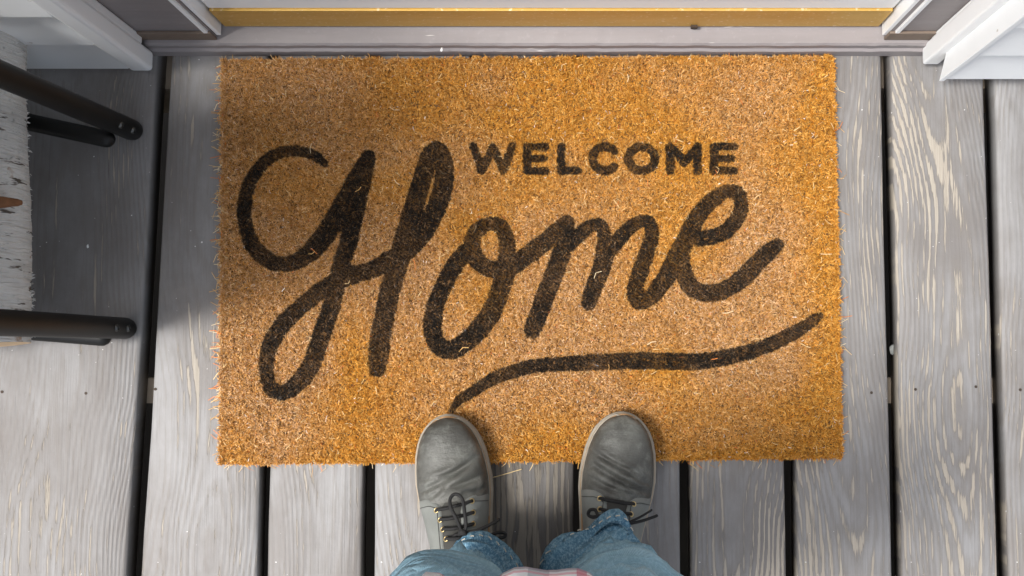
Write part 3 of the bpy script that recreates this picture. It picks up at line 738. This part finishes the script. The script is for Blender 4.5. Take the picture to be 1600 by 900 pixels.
        st2 = [np.array(V[j * nb_ + 2]) + np.array([0, 0, .0005]) for j in range(nd_ - 2, 2, -1)]
        mesh_obj('stitching', *tube(smooth_path(st2 + st[2:], 3), .0005, 5), M['tongue'], bt, True)
        row = []
        for (u, v) in eyes_px:
            x, d = inv(u, v, .10); zt_ = ztop(x, d); x, d = inv(u, v, zt_ + .01); zt_ = ztop(x, d) + .0056
            c = W(x, d, zt_); g = .002; n_ = np.cross(W(x + g, d, ztop(x + g, d)) - W(x - g, d, ztop(x - g, d)), W(x, d - g, ztop(x, d - g)) - W(x, d + g, ztop(x, d + g))); n_ /= np.linalg.norm(n_)
            e1 = np.cross(n_, [0, 1, 0.]); e1 /= np.linalg.norm(e1); e2 = np.cross(n_, e1)
            mesh_obj('eyelet', *tube([c + .0031 * (e1 * math.cos(a) + e2 * math.sin(a)) for a in np.linspace(0, 2 * math.pi, 16, endpoint=False)], .0010, 6, True), M['eyelet'], bt, True)
            mesh_obj('eyelet_hole', *tube([c - n_ * .001, c + n_ * .0003], .0026, 10), M['hole'], bt)
            row.append((c, n_))
        eyes.append(row)
    # laces straight across
    for (c0, n0), (c1, n1) in zip(eyes[0], eyes[1]):
        m = (c0 + c1) / 2; m[2] = max(c0[2], c1[2]) + .006; 
        path = smooth_path([c0 - n0 * .001, c0 + n0 * .0022 + (m - c0) * .12, c0 + (m - c0) * .55 + np.array([0, 0, .003]), m, c1 + (m - c1) * .55 + np.array([0, 0, .003]), c1 + n1 * .0022 + (m - c1) * .12, c1 - n1 * .001], 4)
        mesh_obj('lace', *tube(path, .0024, 8), M['lace'], bt, True)
    return bt, W, inv, ztop
bootL, WL, invL, zL = boot((697, 647), math.radians(7.0),
    [((660, 768), (742, 716), .0034, .0042), ((668, 748), (728, 728), .0016, .0026), ((700, 760), (752, 742), .0022, .0035), ((662, 782), (700, 752), .0022, .0030), ((735, 768), (760, 760), .0018, .003)],
    [((690, 778), [(682, 797), (688, 812), (692, 827), (697, 842)], .012), ((745, 772), [(738, 782), (740, 800), (740, 818), (741, 834)], .011)], 'grey waxed leather boot with its bow untucked')
bootR, WR, invR, zR = boot((976, 643), math.radians(-6.5),
    [((926, 704), (1008, 748), .0024, .0030), ((930, 728), (1016, 770), .0030, .0034), ((925, 748), (985, 770), .0020, .0028), ((950, 718), (1000, 735), .0012, .002), ((985, 742), (1022, 758), .0018, .0028)],
    [((933, 766), [(937, 778), (937, 795)], .012), ((998, 775), [(990, 787), (986, 803)], .011)], 'grey waxed leather boot half hidden by the jeans hem')
def lace_px(bt, pts, r=.0024, nm='lace_bow'):
    p = smooth_path([P(u, v, z) for u, v, z in pts], 5); return mesh_obj(nm, *tube(p, r, 8, caps='round'), M['lace'], bt, True)
lace_px(bootL, [(722, 832, .118), (714, 812, .122), (704, 792, .12), (704, 778, .114), (712, 772, .112), (722, 779, .114), (726, 800, .122), (728, 822, .125), (724, 834, .122)])
lace_px(bootL, [(722, 834, .122), (735, 840, .124), (760, 838, .115), (778, 832, .102), (788, 833, .096), (789, 838, .096), (780, 841, .10), (755, 843, .112), (728, 838, .122)])
lace_px(bootL, [(724, 833, .12), (745, 829, .118), (765, 820, .105), (779, 812, .092)])
lace_px(bootL, [(722, 834, .12), (712, 836, .122), (702, 842, .118), (694, 848, .11)])
kv, kf = tube(smooth_path([P(718, 836, .122), P(722, 831, .126), P(727, 835, .125)], 4), [.003, .0036, .004, .0042, .0042, .0042, .004, .0036, .003], 8, caps='round'); mesh_obj('lace_knot', kv, kf, M['lace'], bootL, True)
lace_px(bootR, [(960, 812, .12), (940, 806, .115), (926, 808, .104), (919, 804, .10), (922, 797, .102), (930, 797, .108), (934, 806, .112)])
lace_px(bootR, [(985, 815, .115), (1000, 808, .108), (1012, 801, .10), (1018, 797, .096)], .0016)
lace_px(bootR, [(985, 818, .115), (1003, 814, .106), (1018, 809, .098), (1026, 806, .095)], .0021)

# jeans: two legs and the seat, one mesh
def leg(ax_pts, ridges, folds, seed, rx, ry, hem_tilt):
    """ax_pts: centre (x,y,z) along the leg from the hem up; returns verts, faces, fade values"""
    zs = np.array([p[2] for p in ax_pts]); nz, na = 96, 88; V = []; FA = []
    rr = np.random.default_rng(seed); ph = rr.random(12) * 6.28
    tz = np.linspace(0, 1, nz) ** 1.5
    for i in range(nz):
        z = zs[0] + (zs[-1] - zs[0]) * tz[i]
        cx = np.interp(z, zs, [p[0] for p in ax_pts]); cy = np.interp(z, zs, [p[1] for p in ax_pts]); a_ = np.interp(z, zs, rx); b_ = np.interp(z, zs, ry)
        low = math.exp(-((z - zs[0]) / .14) ** 2); hem = z - zs[0] < .020
        for k in range(na):
            th = 2 * math.pi * k / na; c, s = math.cos(th), math.sin(th)
            dsp = 0.0; fz = 0.0
            for (z0, slope, th0, wid, A, sg) in folds:      # folds wind round the leg
                dt = (th - th0 + math.pi) % (2 * math.pi) - math.pi
                zz = z0 + slope * dt + .006 * math.sin(3 * th + ph[0]); e = math.exp(-(dt / wid) ** 2)
                g = math.exp(-1.25 * abs((z - zz) / (sg * .8))); dsp += 1.6 * A * e * (g - .6 * math.exp(-((z - zz + 1.7 * sg) / (.9 * sg)) ** 2)); fz += .55 * e * g
            for (th0, amp, wid) in ridges:
                dt = (th - th0 + math.pi) % (2 * math.pi) - math.pi; dsp += amp * low * math.exp(-(dt / wid) ** 2)
            dsp = dsp + .006 * low * (math.sin(2 * th + ph[1]) + .6 * math.sin(3 * th + ph[2] + 20 * z)) + .0014 * math.sin(5 * th + 33 * z + ph[3]) * low
            dt = (th - ridges[0][0] + .25 * math.sin(9 * z + ph[7]) + math.pi) % (2 * math.pi) - math.pi
            dsp += .006 * math.exp(-3.2 * abs(dt)) * math.exp(-((z - .22) / .2) ** 2) - .006 * math.exp(-((dt + .55) / .3) ** 2)
            dsp += .0012 * math.sin(7 * th + ph[4] + 12 * z)
            if hem: dsp += .0040 + .0009 * math.sin(46 * th + ph[5]) * (1 if z - zs[0] > .012 else .4)
            if i == 0: dsp -= .0015
            zt_ = z + hem_tilt[0] * c * low * .5 + hem_tilt[1] * s * low + .004 * math.sin(2 * th + ph[6]) * low
            V.append((cx + (a_ + dsp) * c, cy + (b_ + dsp) * s, zt_)); FA.append(np.clip(.06 + .28 * fz + .30 * np.clip((z - .16) / .30, 0, 1) * 1.3 - .08 * (1 if hem else 0) + -.10 * (1 if .020 <= z - zs[0] < .026 else 0) + .30 * (1 if hem and (math.sin(46 * th + ph[5]) > .4) else 0), 0, .8))
    Fc = grid_faces(nz, na, False, True)
    # inside of the hem
    o = len(V); 
    for i, dz in ((0, .0), (1, .03)):
        for k in range(na):
            p = V[k]; cx, cy = ax_pts[0][0], ax_pts[0][1]; q = .93 - .05 * i
            V.append((cx + (p[0] - cx) * q, cy + (p[1] - cy) * q, p[2] + dz + .0005)); FA.append(0.02)
    for k in range(na): k2 = (k + 1) % na; Fc += [(k2, k, o + k, o + k2), (o + k2, o + k, o + na + k, o + na + k2)]
    seams = [[np.array(V[i * na + kk]) + .0008 * np.array([math.cos(2 * math.pi * kk / na), math.sin(2 * math.pi * kk / na), 0]) for i in range(1, nz)] for kk in (2, na // 2 - 3)]
    hem_ring = [np.array(V[j]) for j in range(8 * na, 9 * na)]
    return V, Fc, FA, hem_ring, seams
# hem front edges come from the photograph; the legs rise from there
hl = P(738, 846, .115); hr = P(962, 806, .118)
legL = [(hl[0] + .004, hl[1] - .098, .105), (hl[0] + .006, -.347, .22), (-.120, -.278, .48), (-.108, -.285, .70), (-.098, -.29, .92)]
legR = [(hr[0] - .020, hr[1] - .102, .105), (hr[0] - .010, -.328, .22), (.062, -.278, .48), (.050, -.285, .70), (.030, -.29, .92)]
fl = [(.165, .016, -1.9, .8, .010, .013), (.215, -.02, -1.2, .9, .011, .016), (.275, .02, -1.8, .9, .010, .016), (.35, -.03, -1.5, 1.0, .010, .020), (.145, -.02, -.5, .5, .006, .010), (.46, .02, -1.6, .9, .008, .02), (.58, -.03, -1.4, 1.0, .008, .02)]
fr = [(.155, .022, -1.1, .8, .010, .012), (.20, .03, -1.7, .9, .011, .014), (.25, -.02, -1.3, .9, .011, .016), (.31, .028, -1.5, 1.0, .011, .018), (.39, -.02, -1.6, 1.0, .009, .02), (.145, .03, -2.5, .5, .008, .010), (.5, .02, -1.4, .9, .008, .02), (.6, -.03, -1.4, 1.0, .008, .02)]
fl += [(.24, .085, -2.2, .55, .010, .010), (.30, -.09, -1.0, .5, .011, .011), (.38, .10, -1.9, .5, .010, .012), (.21, -.05, -2.7, .45, .005, .010)]
fr += [(.22, -.085, -1.0, .5, .010, .010), (.28, .09, -2.1, .5, .011, .011), (.36, -.10, -1.2, .5, .010, .012), (.185, .07, -.5, .45, .009, .009)]
# orient: theta -pi/2 is towards the body's back (-Y); front is +pi/2
fl = [(a, b, -c, d, e, f) for a, b, c, d, e, f in fl]; fr = [(a, b, -c, d, e, f) for a, b, c, d, e, f in fr]
A = leg(legL, [(1.62, .005, .35), (.7, .006, .4), (2.5, -.010, .4), (2.95, .010, .3)], fl, 5, [.070, .073, .082, .090, .094], [.098, .094, .090, .096, .105], (.0, .012))
B = leg(legR, [(1.35, .013, .33), (2.05, -.010, .3), (2.75, .006, .35), (.6, -.006, .4)], fr, 9, [.068, .075, .086, .092, .094], [.102, .096, .090, .096, .105], (.018, .012))
nz, na = 14, 64; V = []
for i in range(nz):
    t = i / (nz - 1); z = .80 + .22 * t
    for k in range(na):
        th = 2 * math.pi * k / na; c, s = math.cos(th), math.sin(th)
        V.append((-.034 + (.165 + .004 * math.sin(4 * th + z * 30)) * c * (1 - .12 * t), -.295 + .118 * s * (.85 + .15 * math.sin(math.pi * min(1, t + .3))), z))
seat = (V, grid_faces(nz, na, False, True) + [tuple(range(na))[::-1], tuple(range((nz - 1) * na, nz * na))])
JV, JF = join([A[:2], B[:2], seat]); fade = list(A[2]) + list(B[2]) + [.35] * len(V)
jeans = mesh_obj('jeans', JV, JF, M['denim'], person, True); jeans['label'] = 'faded blue denim jeans with frayed hems'
at = jeans.data.attributes.new('fade', 'FLOAT', 'POINT'); at.data.foreach_set('value', np.array(fade, np.float32))
for sm_ in A[4] + B[4]: mesh_obj('seam', *tube(sm_, .0022, 6), M['denim'], jeans, True)
for rg in (A[3], B[3]):
    ctr = sum(rg) / len(rg); n_ = len(rg); parts = []
    for k in range(0, n_, 2):
        a = ctr + (rg[k] - ctr) * 1.018; b = ctr + (rg[(k + 1) % n_] - ctr) * 1.018; a = a + (b - a) * .1
        parts.append(tube([a, (a + b) / 2 + (a - ctr) * .004, b], .0008, 5))
    mesh_obj('hem_stitching', *join(parts), M['thread'], jeans, True)

# shirt: hangs over the hips, open shirt-tail hem
nz, na = 40, 160; V = []
for i in range(nz):
    t = i / (nz - 1)
    for k in range(na):
        th = 2 * math.pi * k / na; c, s = math.cos(th), math.sin(th); fr_ = max(0, s) 
        zh = .80 + .05 * (1 - abs(s)) ** 1 + .012 * math.sin(3 * th + .4) * fr_
        z = zh + (1.16 - zh) * t
        a_ = np.interp(z, [.78, .95, 1.10, 1.16], [.190, .172, .172, .13]); b_ = np.interp(z, [.78, .95, 1.10, 1.16], [.149, .128, .122, .09])
        fold = (1 - t) ** 1.5 * (.022 * math.exp(-((th - 1.93) / .10) ** 2) + .0045 * math.sin(9 * th + .8) + .0032 * math.sin(23 * th + 2 + 4 * t)) + .004 * math.sin(5 * th + 9 * z)
        V.append((-.030 + (a_ + fold) * c, -.302 + (b_ + fold) * s * (1.0 if s > 0 else .95), z))
Fc = grid_faces(nz, na, False, True) + [tuple(range((nz - 1) * na, nz * na))]
shirt = mesh_obj('shirt', V, Fc, M['plaid'], person, True); shirt['label'] = 'plaid flannel shirt hem in white, grey and red'
sm = shirt.modifiers.new('thick', 'SOLIDIFY'); sm.thickness = .0016

# ------------------------------------------------------------------ litter
def straw(pts, r, label):
    o = mesh_obj('straw', *tube(smooth_path(pts, 6), r, 6), M['straw'], None, True); o['label'] = label; o['category'] = 'straw'; return o
def scrap(nm, cat, label, c, size, mat, tilt):
    rr = np.random.default_rng(int(c[0] * 1e4) & 255); n = 9; V = [np.array(c)]
    for k in range(n):
        a = 2 * math.pi * k / n; q = size * rr.uniform(.6, 1.1); x, y = q * math.cos(a) * .55, q * math.sin(a); V.append(np.array(c) + np.array([x, y, .25 * x + tilt * y + rr.uniform(-.0006, .0006)]))
    o = mesh_obj(nm, V, [(0, k + 1, (k + 1) % n + 1) for k in range(n)], mat, None, True); m = o.modifiers.new('thick', 'SOLIDIFY'); m.thickness = .0006
    o['label'] = label; o['category'] = cat
scrap('leaf_scrap', 'leaf', 'small pale leaf scrap caught in the board gap right of the mat', P(1394, 545, -.022), .009, mat_simple('pale_leaf', (.20, .21, .20), .7), .2)
scrap('paint_flake', 'flake', 'white paint flake on the sill above the mat', P(690, 77, .047), .004, M['white'], .1)
scrap('paint_flake', 'flake', 'tiny white flake on the wide left board by the rack', P(137, 385, .003), .0035, M['white'], .1)
straw([P(762, 748, .004), P(785, 742, .003), P(815, 733, .004)], .0007, 'thin pale straw on the shade-darkened board between the boots')
